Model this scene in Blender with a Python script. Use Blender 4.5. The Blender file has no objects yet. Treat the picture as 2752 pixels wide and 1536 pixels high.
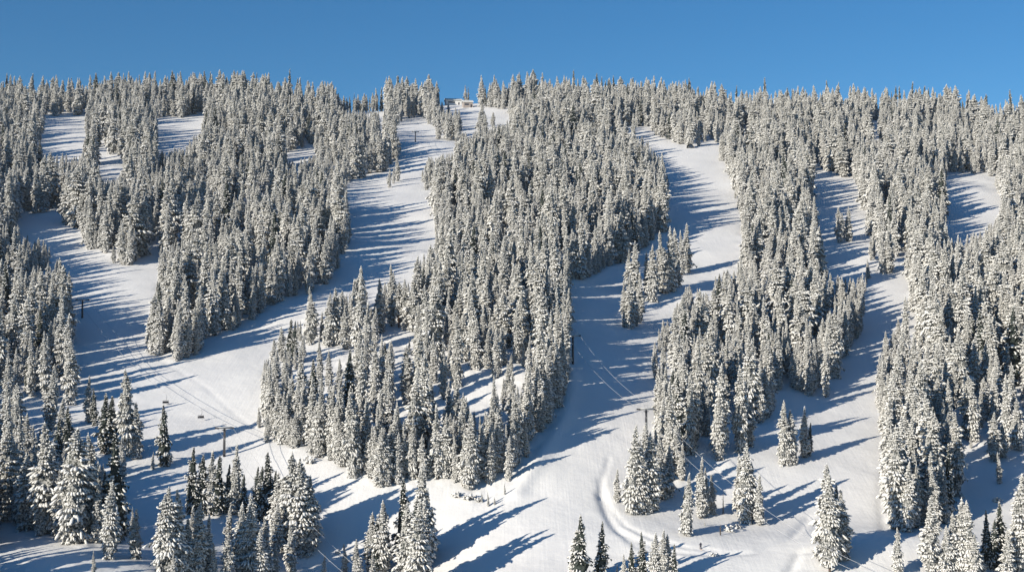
import bpy, math, random
import numpy as np
from mathutils import Vector
R = math.radians
rnd = random.Random(7)
scene = bpy.context.scene
root_col = scene.collection

# ------------------------------------------------------------------ camera model
# image points are read from the photograph at 2576 x 1438
W, H, F = 2576.0, 1438.0, 3539.0
PITCH = R(2.7)
CP, SP = math.cos(PITCH), math.sin(PITCH)
SLOPE, DROP = 0.2875, 146.0

def project(x, y, z):
    d = y * CP + z * SP
    return W / 2 + F * x / d, H / 2 - F * (-y * SP + z * CP) / d, d

# ------------------------------------------------------------------ noise
def _hash(ix, iy, seed):
    h = (ix.astype(np.int64) * 374761393 + iy.astype(np.int64) * 668265263 + seed * 974711) & 0xffffffff
    h = ((h ^ (h >> 13)) * 1274126177) & 0xffffffff
    return ((h ^ (h >> 16)) & 0xffffff) / float(0xffffff)

def vnoise(x, y, seed):
    x = np.asarray(x, float); y = np.asarray(y, float)
    ix, iy = np.floor(x), np.floor(y)
    fx, fy = x - ix, y - iy
    fx = fx * fx * fx * (fx * (fx * 6 - 15) + 10); fy = fy * fy * fy * (fy * (fy * 6 - 15) + 10)
    a, b = _hash(ix, iy, seed), _hash(ix + 1, iy, seed)
    c, d = _hash(ix, iy + 1, seed), _hash(ix + 1, iy + 1, seed)
    return (a * (1 - fx) + b * fx) * (1 - fy) + (c * (1 - fx) + d * fx) * fy - 0.5

# ------------------------------------------------------------------ open snow, traced as outlines of the runs
RUNS = [
 [(105,300),(130,292),(215,290),(215,380),(200,395),(150,385),(105,390)],
 [(400,300),(516,287),(516,300),(500,330),(470,365),(430,375),(400,388),(395,340)],
 [(237,385),(290,388),(328,430),(300,440),(280,452),(245,450),(237,410)],
 [(35,552),(155,520),(157,562),(185,582),(213,587),(218,628),(272,640),(285,668),(345,668),(372,610),(400,588),
  (405,640),(395,700),(385,750),(370,800),(370,885),(400,905),(460,917),(495,895),(505,860),(560,835),(600,830),
  (650,800),(700,760),(760,745),(800,735),(830,700),(862,670),(880,600),(870,500),(868,468),(975,430),(1020,392),
  (1015,365),(990,325),(1025,298),(1065,298),(1098,330),(1085,352),(1150,358),(1150,382),(1080,395),(1065,440),
  (1072,480),(1095,520),(1105,560),(1100,600),(1060,640),(1035,700),(1000,720),(985,680),(950,735),(930,770),(905,680),(880,740),
  (845,725),(825,765),(795,790),(775,745),(755,800),(715,835),(690,880),(664,910),(660,1050),(645,1060),(680,1115),
  (740,1130),(780,1140),(840,1165),(860,1195),(960,1228),(1000,1240),(1110,1215),(1180,1232),(1200,1270),
  (1270,1235),(1300,1185),(1350,1135),(1405,1040),(1425,1000),(1428,960),(1425,712),(1480,700),(1560,658),
  (1640,615),(1668,580),(1680,520),(1675,450),(1660,392),(1640,372),(1612,340),(1540,332),(1530,320),(1640,320),
  (1645,340),(1700,365),(1750,372),(1812,362),(1815,420),(1852,470),(1860,560),(1855,620),(1865,655),(1800,690),(1772,740),
  (1740,705),(1700,765),(1662,830),(1645,880),(1640,945),(1662,975),(1655,1050),(1640,1090),(1660,1140),(1690,1180),(1700,1235),
  (1740,1190),(1770,1150),(1800,1190),(1850,1188),(1900,1120),(1928,1060),(1945,1000),(1962,965),(2040,1000),(2085,1000),
  (2100,945),(2140,885),(2172,825),(2180,700),(2235,688),(2290,672),(2285,740),(2270,805),(2232,830),(2215,900),
  (2210,1000),(2222,1110),(2240,1130),(2225,1200),(2228,1300),(2262,1345),(2330,1340),(2420,1310),(2425,1230),
  (2440,1150),(2576,1110),(2640,1100),(2700,1560),(1180,1560),(1160,1500),(-15,1500),(-15,1300),(0,1305),(120,1345),(205,1380),(330,1392),
  (340,1290),(300,1200),(240,1150),(150,1120),(60,1055),(40,1025),(150,1018),(192,1005),(195,960),(188,900),(175,830),
  (175,740),(170,690),(150,650),(125,640),(110,600),(45,590)],
 [(2040,432),(2085,436),(2160,458),(2165,500),(2175,545),(2172,570),(2190,605),(2185,640),(2172,690),(2112,700),(2085,680),
  (2070,650),(2065,600),(2055,550),(2050,480)],
 [(2372,432),(2440,437),(2498,462),(2520,500),(2520,545),(2490,560),(2450,590),(2400,602),(2385,580),(2385,520),(2378,470)],
 [(1106,231),(1196,231),(1200,262),(1230,272),(1290,275),(1282,300),(1240,320),(1195,320),(1190,335),(1160,330),(1155,300),(1160,278),(1108,272)],
 [(716,388),(780,362),(795,376),(760,398),(716,408)],
 [(846,232),(925,236),(935,258),(975,264),(955,280),(880,276),(850,262)],
 [(953,272),(973,272),(973,330),(953,330)],
 [(2196,306),(2218,306),(2214,350),(2196,350)],
 [(1876,332),(1918,330),(1916,352),(1876,350)],
 [(1155,945),(1240,945),(1245,985),(1180,1000),(1150,985)],
 [(960,812),(1040,806),(1045,850),(990,856),(955,838)],
 [(600,482),(628,478),(630,500),(602,502)],
 [(1870,318),(1876,318),(1876,330),(1868,330)],
]
SC = 0.5
MX0, MY0 = -300, 150                      # the traced area reaches past the picture
MWd, MHt = int((2900 - MX0) * SC), int((1600 - MY0) * SC)
snow_mask = np.zeros((MHt, MWd), bool)
for poly in RUNS:
    p = [((u - MX0) * SC, (v - MY0) * SC) for u, v in poly]
    for row in range(max(0, int(min(q[1] for q in p))), min(MHt, int(max(q[1] for q in p)) + 1)):
        yy = row + 0.5; xs = []
        for i in range(len(p)):
            (x1, y1), (x2, y2) = p[i], p[(i + 1) % len(p)]
            if (y1 <= yy) != (y2 <= yy):
                xs.append(x1 + (yy - y1) * (x2 - x1) / (y2 - y1))
        xs.sort()
        for a, b in zip(xs[::2], xs[1::2]):
            snow_mask[row, max(0, int(a + .5)):max(0, int(b + .5))] = True

def on_run(u, v):
    c, r = int((u - MX0) * SC), int((v - MY0) * SC)
    return 0 <= r < MHt and 0 <= c < MWd and snow_mask[r, c]

soft = snow_mask.astype(np.float32)
for _ in range(5):
    q = soft.copy()
    q[1:-1, 1:-1] = (soft[:-2, 1:-1] + soft[2:, 1:-1] + soft[1:-1, :-2] + soft[1:-1, 2:] + soft[1:-1, 1:-1]) / 5
    soft = q

# ------------------------------------------------------------------ terrain
RIDGE = [(-600,268),(0,268),(150,256),(300,248),(600,248),(740,252),(830,264),(880,268),(950,268),(1040,258),(1150,254),(1300,250),(1500,254),
         (1700,268),(1850,284),(1960,296),(2170,290),(2300,296),(2400,302),(2480,318),(2576,336),(3200,380)]
def ridge_y(xr):
    u = W / 2 + F * xr / 1.02
    v = np.interp(u, [a for a, _ in RIDGE], [b for _, b in RIDGE]) - 6
    m = np.tan(np.arctan((H / 2 - v) / F) + PITCH)
    return DROP / (SLOPE - m)

# small landforms: (x, y, height, radius x, radius y)
BUMPS = [(8, 500, 6.5, 26, 80), (20, 640, 5.5, 26, 70), (-88, 640, 4, 26, 80), (-104, 322, 7.0, 46, 26), (-100, 285, 5.0, 60, 30), (-40, 348, -10, 32, 30), (-75, 392, -3.5, 26, 26),  # first two added to lengthen shadows, the deepest hollow sunk further for shade
         (-58, 1010, 6, 40, 60), (60, 372, -2.5, 40, 20), (-20, 470, 4.0, 40, 40), (96, 345, 3, 24, 14)]
# groomed tracks and cut edges, in picture points: (points, depth, width)
TRACKS = [([(1510,1240),(1522,1280),(1560,1335),(1620,1365),(1700,1386),(1800,1392),(1900,1388),(1990,1352),(2035,1300)], -0.42, 1.3),
          ([(1518,1230),(1535,1275),(1575,1322),(1640,1352),(1730,1376),(1800,1382)], -0.35, 0.8),
          ([(1508,1200),(1512,1250),(1540,1320),(1600,1372),(1700,1400)], -0.3, 0.9),
          ([(1532,1150),(1518,1200),(1508,1250)], -0.25, 0.6),
          ([(1300,1245),(1352,1165),(1418,1060),(1440,985),(1441,940)], 0.7, 2.2),
          ([(340,850),(400,905),(520,975),(590,1040),(680,1110)], -0.14, 0.7),
          ([(1096,520),(1112,560),(1112,620)], 0.6, 1.6),
          ([(1432,712),(1500,700),(1600,645),(1668,590),(1684,520)], 0.6, 2.4),
          ([(2240,1140),(2222,1190),(2215,1260),(2225,1330)], -0.3, 1.2),
          ([(1985,1440),(2010,1390),(2060,1380),(2150,1420)], -0.5, 1.2)]
track_xy = []

def base_height(x, y):
    x = np.asarray(x, float); y = np.asarray(y, float)
    yr = ridge_y(x / np.maximum(y, 1.0))
    over = y - yr
    k = 26.0                                               # rounded crest
    s = np.where(over > -200, k * np.log1p(np.exp(np.clip(over / k, -30, 30))), 0.0)
    z = SLOPE * y - DROP - (SLOPE + 0.25) * s
    low = np.clip(210 - y, 0, None)                        # the slope eases into a valley floor
    z = z + 0.0011 * low ** 2
    z = z + 5.5 * vnoise(x / 150, y / 150, 3) + 2.6 * vnoise(x / 55, y / 55, 5) + 1.0 * vnoise(x / 21, y / 21, 8)
    for bx, by, h, rx, ry in BUMPS:
        z = z + h * np.exp(-((x - bx) / rx) ** 2 - ((y - by) / ry) ** 2)
    return z

def run_amount(x, y, z):
    u, v, d = project(x, y, z)
    c = np.clip(((u - MX0) * SC).astype(int), 0, MWd - 1); r = np.clip(((v - MY0) * SC).astype(int), 0, MHt - 1)
    return soft[r, c]

def height(x, y):
    x = np.asarray(x, float); y = np.asarray(y, float)
    z = base_height(x, y)
    g = run_amount(x, y, z)
    rough = 0.75 * vnoise(x / 8, y / 8, 11) + 0.4 * vnoise(x / 3.6, y / 3.6, 12) + 0.2 * vnoise(x / 1.7, y / 1.7, 13)
    z = z + rough * (1.1 - 0.85 * g)
    for pts, dep, wid in track_xy:
        best = np.full(x.shape, 1e9)
        for (ax, ay), (bx, by) in zip(pts, pts[1:]):
            vx, vy = bx - ax, by - ay
            t = np.clip(((x - ax) * vx + (y - ay) * vy) / (vx * vx + vy * vy), 0, 1)
            best = np.minimum(best, np.hypot(x - ax - t * vx, y - ay - t * vy))
        z = z + dep * np.exp(-(best / wid) ** 2)
    return z

def locate(u, v, fn=None):
    """the point of the hillside seen at a picture point"""
    fn = fn or height
    a = (u - W / 2) / F; b = (H / 2 - v) / F
    dx, dy, dz = a, CP - b * SP, SP + b * CP
    t0, t1 = None, None
    ts = np.geomspace(200, 1700, 400)
    zz = fn(dx * ts, dy * ts) - dz * ts
    hit = np.nonzero(zz > 0)[0]
    if len(hit) == 0:
        k = int(np.argmax(zz)); return dx * ts[k], dy * ts[k], float(fn(dx * ts[k], dy * ts[k])), ts[k]
    k = hit[0]; lo, hi = ts[max(k - 1, 0)], ts[k]
    for _ in range(18):
        m = (lo + hi) / 2
        if float(fn(np.array([dx * m]), np.array([dy * m]))[0]) > dz * m: hi = m
        else: lo = m
    t = hi
    x, y = dx * t, dy * t
    return x, y, float(fn(np.array([x]), np.array([y]))[0]), t

for pts, dep, wid in TRACKS:
    track_xy.append(([locate(u, v, base_height)[:2] for u, v in pts], dep, wid))

# ------------------------------------------------------------------ helpers
def tag(o, label=None, cat=None, group=None, kind=None):
    if label: o['label'] = label
    if cat: o['category'] = cat
    if group: o['group'] = group
    if kind: o['kind'] = kind
    return o

def link(o, parent=None):
    root_col.objects.link(o)
    if parent is not None: o.parent = parent
    return o

def empty(name, loc, rz=0):
    o = bpy.data.objects.new(name, None); o.empty_display_size = 1
    o.location = loc; o.rotation_euler = (0, 0, rz)
    return link(o)

class MB:
    def __init__(s): s.v = []; s.f = []; s.m = []
    def add(s, vs, fs, mat=0):
        n = len(s.v); s.v += [tuple(p) for p in vs]
        s.f += [tuple(i + n for i in f) for f in fs]; s.m += [mat] * len(fs)
        return s
    def box(s, c, d, rz=0, mat=0):
        cx, cy, cz = c; a, b, h = d[0] / 2, d[1] / 2, d[2] / 2; co, si = math.cos(rz), math.sin(rz)
        vs = [(cx + x * co - y * si, cy + x * si + y * co, cz + z) for z in (-h, h) for x, y in ((-a, -b), (a, -b), (a, b), (-a, b))]
        return s.add(vs, [(3,2,1,0),(4,5,6,7),(0,1,5,4),(1,2,6,5),(2,3,7,6),(3,0,4,7)], mat)
    def tube(s, pts, radii, n=8, mat=0):
        vs, fs = [], []
        pts = [Vector(p) for p in pts]
        if not hasattr(radii, '__len__'): radii = [radii] * len(pts)
        for i, p in enumerate(pts):
            d = (pts[min(i + 1, len(pts) - 1)] - pts[max(i - 1, 0)]).normalized()
            a = d.orthogonal().normalized() if abs(d.z) < .95 else Vector((1, 0, 0))
            a = (a - d * a.dot(d)).normalized(); b = d.cross(a)
            for k in range(n):
                t = 2 * math.pi * k / n
                vs.append(p + (a * math.cos(t) + b * math.sin(t)) * radii[i])
        for i in range(len(pts) - 1):
            for k in range(n):
                fs.append((i * n + k, i * n + (k + 1) % n, (i + 1) * n + (k + 1) % n, (i + 1) * n + k))
        fs.append(tuple(reversed(range(n)))); fs.append(tuple(range((len(pts) - 1) * n, len(pts) * n)))
        return s.add(vs, fs, mat)
    def mesh(s, name, mats, smooth=False):
        me = bpy.data.meshes.new(name); me.from_pydata(s.v, [], s.f)
        for m in (mats if isinstance(mats, (list, tuple)) else [mats]): me.materials.append(m)
        me.polygons.foreach_set('material_index', s.m)
        if smooth: me.polygons.foreach_set('use_smooth', [True] * len(s.f))
        me.update(); return me
    def build(s, name, mats, parent=None, smooth=False):
        return link(bpy.data.objects.new(name, s.mesh(name, mats, smooth)), parent)

# ------------------------------------------------------------------ materials
def new_mat(name, rough=.7):
    m = bpy.data.materials.new(name); m.use_nodes = True
    nt = m.node_tree; b = nt.nodes['Principled BSDF']
    b.inputs['Roughness'].default_value = rough
    b.inputs['Specular IOR Level'].default_value = 0.25
    return m, nt, b

def mix_noise(nt, scale, c1, c2, lo=.4, hi=.6, detail=3, coord='Object'):
    tc = nt.nodes.new('ShaderNodeTexCoord'); nz = nt.nodes.new('ShaderNodeTexNoise')
    nz.inputs['Scale'].default_value = scale; nz.inputs['Detail'].default_value = detail
    nt.links.new(tc.outputs[coord], nz.inputs['Vector'])
    cr = nt.nodes.new('ShaderNodeValToRGB')
    cr.color_ramp.elements[0].position = lo; cr.color_ramp.elements[0].color = (*c1, 1)
    cr.color_ramp.elements[1].position = hi; cr.color_ramp.elements[1].color = (*c2, 1)
    nt.links.new(nz.outputs['Fac'], cr.inputs['Fac'])
    return cr.outputs['Color'], nz, tc

def snow_ground():
    m, nt, b = new_mat('packed_snow', .55)
    col, nz, tc = mix_noise(nt, .035, (.86, .85, .845), (.90, .89, .875), .35, .65, 6)
    nt.links.new(col, b.inputs['Base Color'])
    n2 = nt.nodes.new('ShaderNodeTexNoise'); n2.inputs['Scale'].default_value = .55; n2.inputs['Detail'].default_value = 7
    n2.inputs['Roughness'].default_value = .6
    nt.links.new(tc.outputs['Object'], n2.inputs['Vector'])
    # groomer corduroy and ski lines running down the slope
    mp = nt.nodes.new('ShaderNodeMapping'); mp.inputs['Scale'].default_value = (.9, .03, .03); mp.inputs['Rotation'].default_value = (0, 0, .35)
    n3 = nt.nodes.new('ShaderNodeTexNoise'); n3.inputs['Scale'].default_value = 1.6; n3.inputs['Detail'].default_value = 4
    nt.links.new(tc.outputs['Object'], mp.inputs['Vector']); nt.links.new(mp.outputs['Vector'], n3.inputs['Vector'])
    ad = nt.nodes.new('ShaderNodeMath'); ad.operation = 'MULTIPLY_ADD'; ad.inputs[1].default_value = .45
    nt.links.new(n3.outputs['Fac'], ad.inputs[0]); nt.links.new(n2.outputs['Fac'], ad.inputs[2])
    bp = nt.nodes.new('ShaderNodeBump'); bp.inputs['Strength'].default_value = .26; bp.inputs['Distance'].default_value = .45
    nt.links.new(ad.outputs[0], bp.inputs['Height']); nt.links.new(bp.outputs['Normal'], b.inputs['Normal'])
    return m

def tree_snow(name, c1, c2):
    m, nt, b = new_mat(name, .8)
    col, nz, tc = mix_noise(nt, 2.2, c1, c2, .38, .62, 4)
    oi = nt.nodes.new('ShaderNodeObjectInfo')
    mx = nt.nodes.new('ShaderNodeMixRGB'); mx.blend_type = 'MULTIPLY'; mx.inputs['Color2'].default_value = (.84, .84, .83, 1)
    nt.links.new(oi.outputs['Random'], mx.inputs['Fac']); nt.links.new(col, mx.inputs['Color1'])
    nt.links.new(mx.outputs[0], b.inputs['Base Color'])
    return m

def needles(name, c1, c2, lo, hi):
    m, nt, b = new_mat(name, .85)
    col, nz, tc = mix_noise(nt, 3.0, c1, c2, lo, hi, 4)
    nt.links.new(col, b.inputs['Base Color'])
    return m

def plain(name, c, rough=.6, metal=0, var=.15):
    m, nt, b = new_mat(name, rough); b.inputs['Metallic'].default_value = metal
    col, nz, tc = mix_noise(nt, 1.5, tuple(x * (1 - var) for x in c), tuple(min(1, x * (1 + var)) for x in c), .35, .65)
    nt.links.new(col, b.inputs['Base Color'])
    return m

M_snow = snow_ground()
M_tsnow = tree_snow('branch_snow', (.64, .63, .61), (.90, .89, .87))
M_needle = needles('frosted_needles', (.030, .036, .034), (.45, .445, .43), .40, .59)
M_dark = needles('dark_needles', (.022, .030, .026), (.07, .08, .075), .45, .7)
M_bark = plain('grey_bark', (.10, .08, .065), .9, 0, .4)
M_orange = plain('orange_bark', (.36, .13, .05), .9, 0, .3)
M_steel = plain('dark_steel', (.035, .035, .045), .5, .2)
M_galv = plain('galvanised_steel', (.22, .23, .25), .5, .3)
M_rime = plain('frosted_cable', (.42, .43, .46), .8)
M_wood = plain('grey_boards', (.34, .30, .28), .8)
M_glass = plain('dark_glass', (.03, .04, .06), .15)
M_jacket = plain('dark_jacket', (.03, .03, .05), .8)

# ------------------------------------------------------------------ the ground sheet
def build_ground():
    NU, NV = 620, 620
    xr = np.linspace(-0.58, 0.58, NU)
    ys = np.concatenate([np.linspace(60, 255, 40, endpoint=False), np.zeros(NV - 40)])
    t = np.linspace(0, 1, NV - 40)
    inv = 1 / 255.0 ** 0.55 + (1 / 1560.0 ** 0.55 - 1 / 255.0 ** 0.55) * t
    ys[40:] = inv ** (-1 / 0.55)
    X = xr[None, :] * np.maximum(ys[:, None], 240); Y = np.repeat(ys[:, None], NU, 1)
    Z = height(X, Y)
    co = np.stack([X, Y, Z], -1).reshape(-1, 3)
    idx = np.arange(NU * NV).reshape(NV, NU)
    q = np.stack([idx[:-1, :-1], idx[:-1, 1:], idx[1:, 1:], idx[1:, :-1]], -1).reshape(-1, 4)
    me = bpy.data.meshes.new('snowy_ground')
    me.vertices.add(len(co)); me.vertices.foreach_set('co', co.ravel())
    me.loops.add(q.size); me.loops.foreach_set('vertex_index', q.ravel())
    me.polygons.add(len(q)); me.polygons.foreach_set('loop_start', np.arange(0, q.size, 4))
    me.polygons.foreach_set('use_smooth', np.ones(len(q), bool))
    me.update(calc_edges=True); me.materials.append(M_snow)
    o = link(bpy.data.objects.new('snowy_hillside', me)); tag(o, kind='structure')
build_ground()

# ------------------------------------------------------------------ tree meshes, 20 m tall
ICO_V, ICO_F = [], []
def _ico():
    g = (1 + 5 ** .5) / 2
    vs = [(-1,g,0),(1,g,0),(-1,-g,0),(1,-g,0),(0,-1,g),(0,1,g),(0,-1,-g),(0,1,-g),(g,0,-1),(g,0,1),(-g,0,-1),(-g,0,1)]
    k = (1 + g * g) ** .5
    return np.array([(a / k, b / k, c / k) for a, b, c in vs]), \
        [(0,11,5),(0,5,1),(0,1,7),(0,7,10),(0,10,11),(1,5,9),(5,11,4),(11,10,2),(10,7,6),(7,1,8),(3,9,4),(3,4,2),(3,2,6),(3,6,8),(3,8,9),(4,9,5),(2,4,11),(6,2,10),(8,6,7),(9,8,1)]
ICO_V, ICO_F = _ico()
ICO_F = np.array(ICO_F)

def make_tree_meshes(name, seed, rad, snow=1.0, bare=.05, step=.5, colw=.7, needle_mat=None, bark=None, top_split=0):
    r = random.Random(seed); HT = 20.0
    V, Fs, MI = [], [], []
    nv = 0
    def add(vs, fs, mi):
        nonlocal nv
        V.append(np.asarray(vs, float)); Fs.extend([tuple(int(i) + nv for i in f) for f in fs]); MI.extend([mi] * len(fs)); nv += len(vs)
    lean = (r.uniform(-.6, .6), r.uniform(-.6, .6)); bands = [(r.uniform(2, 17), r.uniform(.4, .9), r.uniform(0, 6.28)) for _ in range(3)]
    def axis(z): t = z / HT; return np.array((lean[0] * t * t, lean[1] * t * t, z))
    phase = [r.uniform(0, 6.28) for _ in range(4)]
    def bulge(a, z):
        return 1 + .20 * math.sin(a + phase[0] + z * .45) + .18 * math.sin(2 * a + phase[1] - z * .9) + .16 * math.sin(z * 1.7 + phase[2]) + .10 * math.sin(z * 3.9 + phase[3])
    z0 = HT * bare
    # an inner sheath of needles round the trunk
    n = 9; rings = 16
    vs = []
    for i in range(rings + 1):
        z = z0 + (HT * .985 - z0) * i / rings; t = (z - z0) / (HT - z0)
        rr = rad * .64 * min(1, ((1 - t) / colw)) ** .9 * (.6 + .4 * min(1, t / .12))
        for k in range(n):
            a = 6.283 * (k + .5 * (i % 2)) / n; q = rr * r.uniform(.65, 1.35) + .03
            vs.append(axis(z + r.uniform(-.3, .3)) + np.array((math.cos(a) * q, math.sin(a) * q, 0)))
    fs = []
    for i in range(rings):
        for k in range(n):
            a, b, c, d = i * n + k, i * n + (k + 1) % n, (i + 1) * n + (k + 1) % n, (i + 1) * n + k
            fs += [(a, b, c), (a, c, d)]
    add(vs, fs, 1)
    z = z0 + .2
    while z < HT * .985:
        t = (z - z0) / (HT - z0)
        Rz = rad * min(1, ((1 - t) / colw)) ** .8 * (.62 + .38 * min(1, t / .25))
        nb = 8 if Rz > 1.2 else (6 if Rz > .6 else 4)
        a0 = r.uniform(0, 6.28)
        for k in range(nb):
            if r.random() < .10 and t < .9: continue
            if any(abs(z - bz) < bw and math.cos(a0 + 6.283 * k / nb - ba) > .1 for bz, bw, ba in bands): continue
            a = a0 + 6.283 * k / nb + r.uniform(-.3, .3)
            L = max(.18, Rz * bulge(a, z) * r.uniform(.72, 1.18))
            el = (.55 * t - .32) + r.uniform(-.12, .12)
            droop = .25 * L * (1 - t)
            dirh = np.array((math.cos(a), math.sin(a), 0)); side = np.array((-math.sin(a), math.cos(a), 0))
            base = axis(z + r.uniform(-.2, .2))
            def P(f, up=0): return base + dirh * L * f * math.cos(el) + np.array((0, 0, L * f * math.sin(el) - droop * f * f + up))
            w = max(.13, .30 * L + .08)
            # flat needle spray with ragged rim and hanging fringe
            rim = []
            for f, s in ((.25, .45), (.5, .85), (.72, 1.0), (.9, .7)):
                rim.append((P(f, -.10 - .10 * s) + side * w * s * r.uniform(.8, 1.2), P(f, -.10 - .10 * s) - side * w * s * r.uniform(.8, 1.2)))
            mid = [P(f, -.02) for f in (.1, .4, .65, .88, 1.06)]
            pts = mid + [p for pr in rim for p in pr]
            ff = []
            for i in range(4):
                l, q = 5 + 2 * i, 6 + 2 * i
                ff += [(i, l, i + 1), (i, i + 1, q)]
            add(pts, ff, 1)
            for i in range(4):
                f = r.uniform(.35, 1.0); sgn = r.choice((-1, 1)) * r.uniform(0, .9)
                c = P(f, -.08) + side * w * sgn; e = .10 + .10 * L
                add([c + dirh * e * .7, c - dirh * e * .7 + side * e * .3, c + np.array((0, 0, -r.uniform(.2, .5) - .08 * L)) + dirh * r.uniform(-.1, .15)], [(0, 1, 2)], 1)
            # snow lying along the branch: one long pad, then fingers on the twigs
            pads = [(.48, 0, .30, .36, .80)] + [(.84, q_, .19, .20, .92) for q_ in ((-.5, 0.05, .55) if L > .9 else (-.3, .35))]
            for f, fan, la, lc, prob in pads:
                if r.random() > prob * snow: continue
                ff_ = f + r.uniform(-.08, .08); fan += r.uniform(-.15, .15)
                c = P(ff_, .05) + side * w * fan * 1.1
                al = (la * L + .12) * r.uniform(.75, 1.3); ac = (lc * w + .06) * r.uniform(.75, 1.25); ve = (.07 + .045 * L) * r.uniform(.75, 1.3)
                tilt = el - droop * 2 * f / max(L, .2) - (.25 if fan else 0)
                dh = dirh * math.cos(fan * .9) + side * math.sin(fan * .9)
                ax = dh * math.cos(tilt) + np.array((0, 0, math.sin(tilt)))
                sd = np.cross(ax, (0, 0, 1.0)); sd /= max(1e-6, np.linalg.norm(sd))
                up = np.cross(sd, ax)
                jit = 1 + np.array([r.uniform(-.2, .2) for _ in range(12)])[:, None]
                q = ICO_V * jit
                add(c + q[:, :1] * ax * al + q[:, 1:2] * sd * ac + q[:, 2:] * up * ve, ICO_F, 0)
        z += step * r.uniform(.7, 1.25) * (.55 + .5 * min(1, Rz / 2))
    # snow tip
    for i in range(3):
        c = axis(HT * (.955 + .02 * i)); s = .20 - .05 * i
        if r.random() < snow: add(c + ICO_V * np.array((s, s, .30)), ICO_F, 0)
    co = np.concatenate(V)
    me = bpy.data.meshes.new(name + '_crown'); me.from_pydata(co.tolist(), [], Fs)
    me.materials.append(M_tsnow); me.materials.append(needle_mat or M_needle)
    mi = np.array(MI); me.polygons.foreach_set('material_index', mi)
    me.polygons.foreach_set('use_smooth', (mi == 0)); me.update()
    tb = MB(); zs = [-1.2, 0, 3, 8, 14, 19.6]
    tb.tube([tuple(axis(max(q, 0)) + np.array((0, 0, min(q, 0)))) for q in zs], [.34, .28, .24, .18, .10, .02], 8)
    return me, tb.mesh(name + '_trunk', bark or M_bark, True)

VAR = {}
def var(key, **k):
    VAR[key] = make_tree_meshes('fir_%s' % key, len(VAR) * 31 + 5, **k)
NAR = ['na', 'nb', 'nc', 'nd']; MED = ['ma', 'mb', 'mc', 'md', 'me']; BRO = ['ba', 'bb', 'bc']; DRK = ['da', 'db', 'dc']; SAP = ['sa', 'sb']
for i, k in enumerate(NAR): var(k, rad=1.75 + .12 * i, colw=.58 + .08 * i)
for i, k in enumerate(MED): var(k, rad=2.3 + .12 * i, colw=.52 + .08 * i, step=.55)
for i, k in enumerate(BRO): var(k, rad=3.0 + .2 * i, colw=.45 + .15 * i, step=.6)
for i, k in enumerate(DRK): var(k, rad=2.2 + .3 * i, colw=.75, snow=.5, needle_mat=M_dark, step=.55)  # less snow; dark needles also stand in for shade and backlit tips
var('sa', rad=3.2, colw=1.0, step=.9, snow=1.1); var('sb', rad=2.6, colw=.95, step=.9, snow=1.1)
var('or', rad=2.9, colw=.6, bare=.30, bark=M_orange)
var('po', rad=3.0, colw=.9, bare=.12, step=.55)
KEYS = list(VAR)

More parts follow.
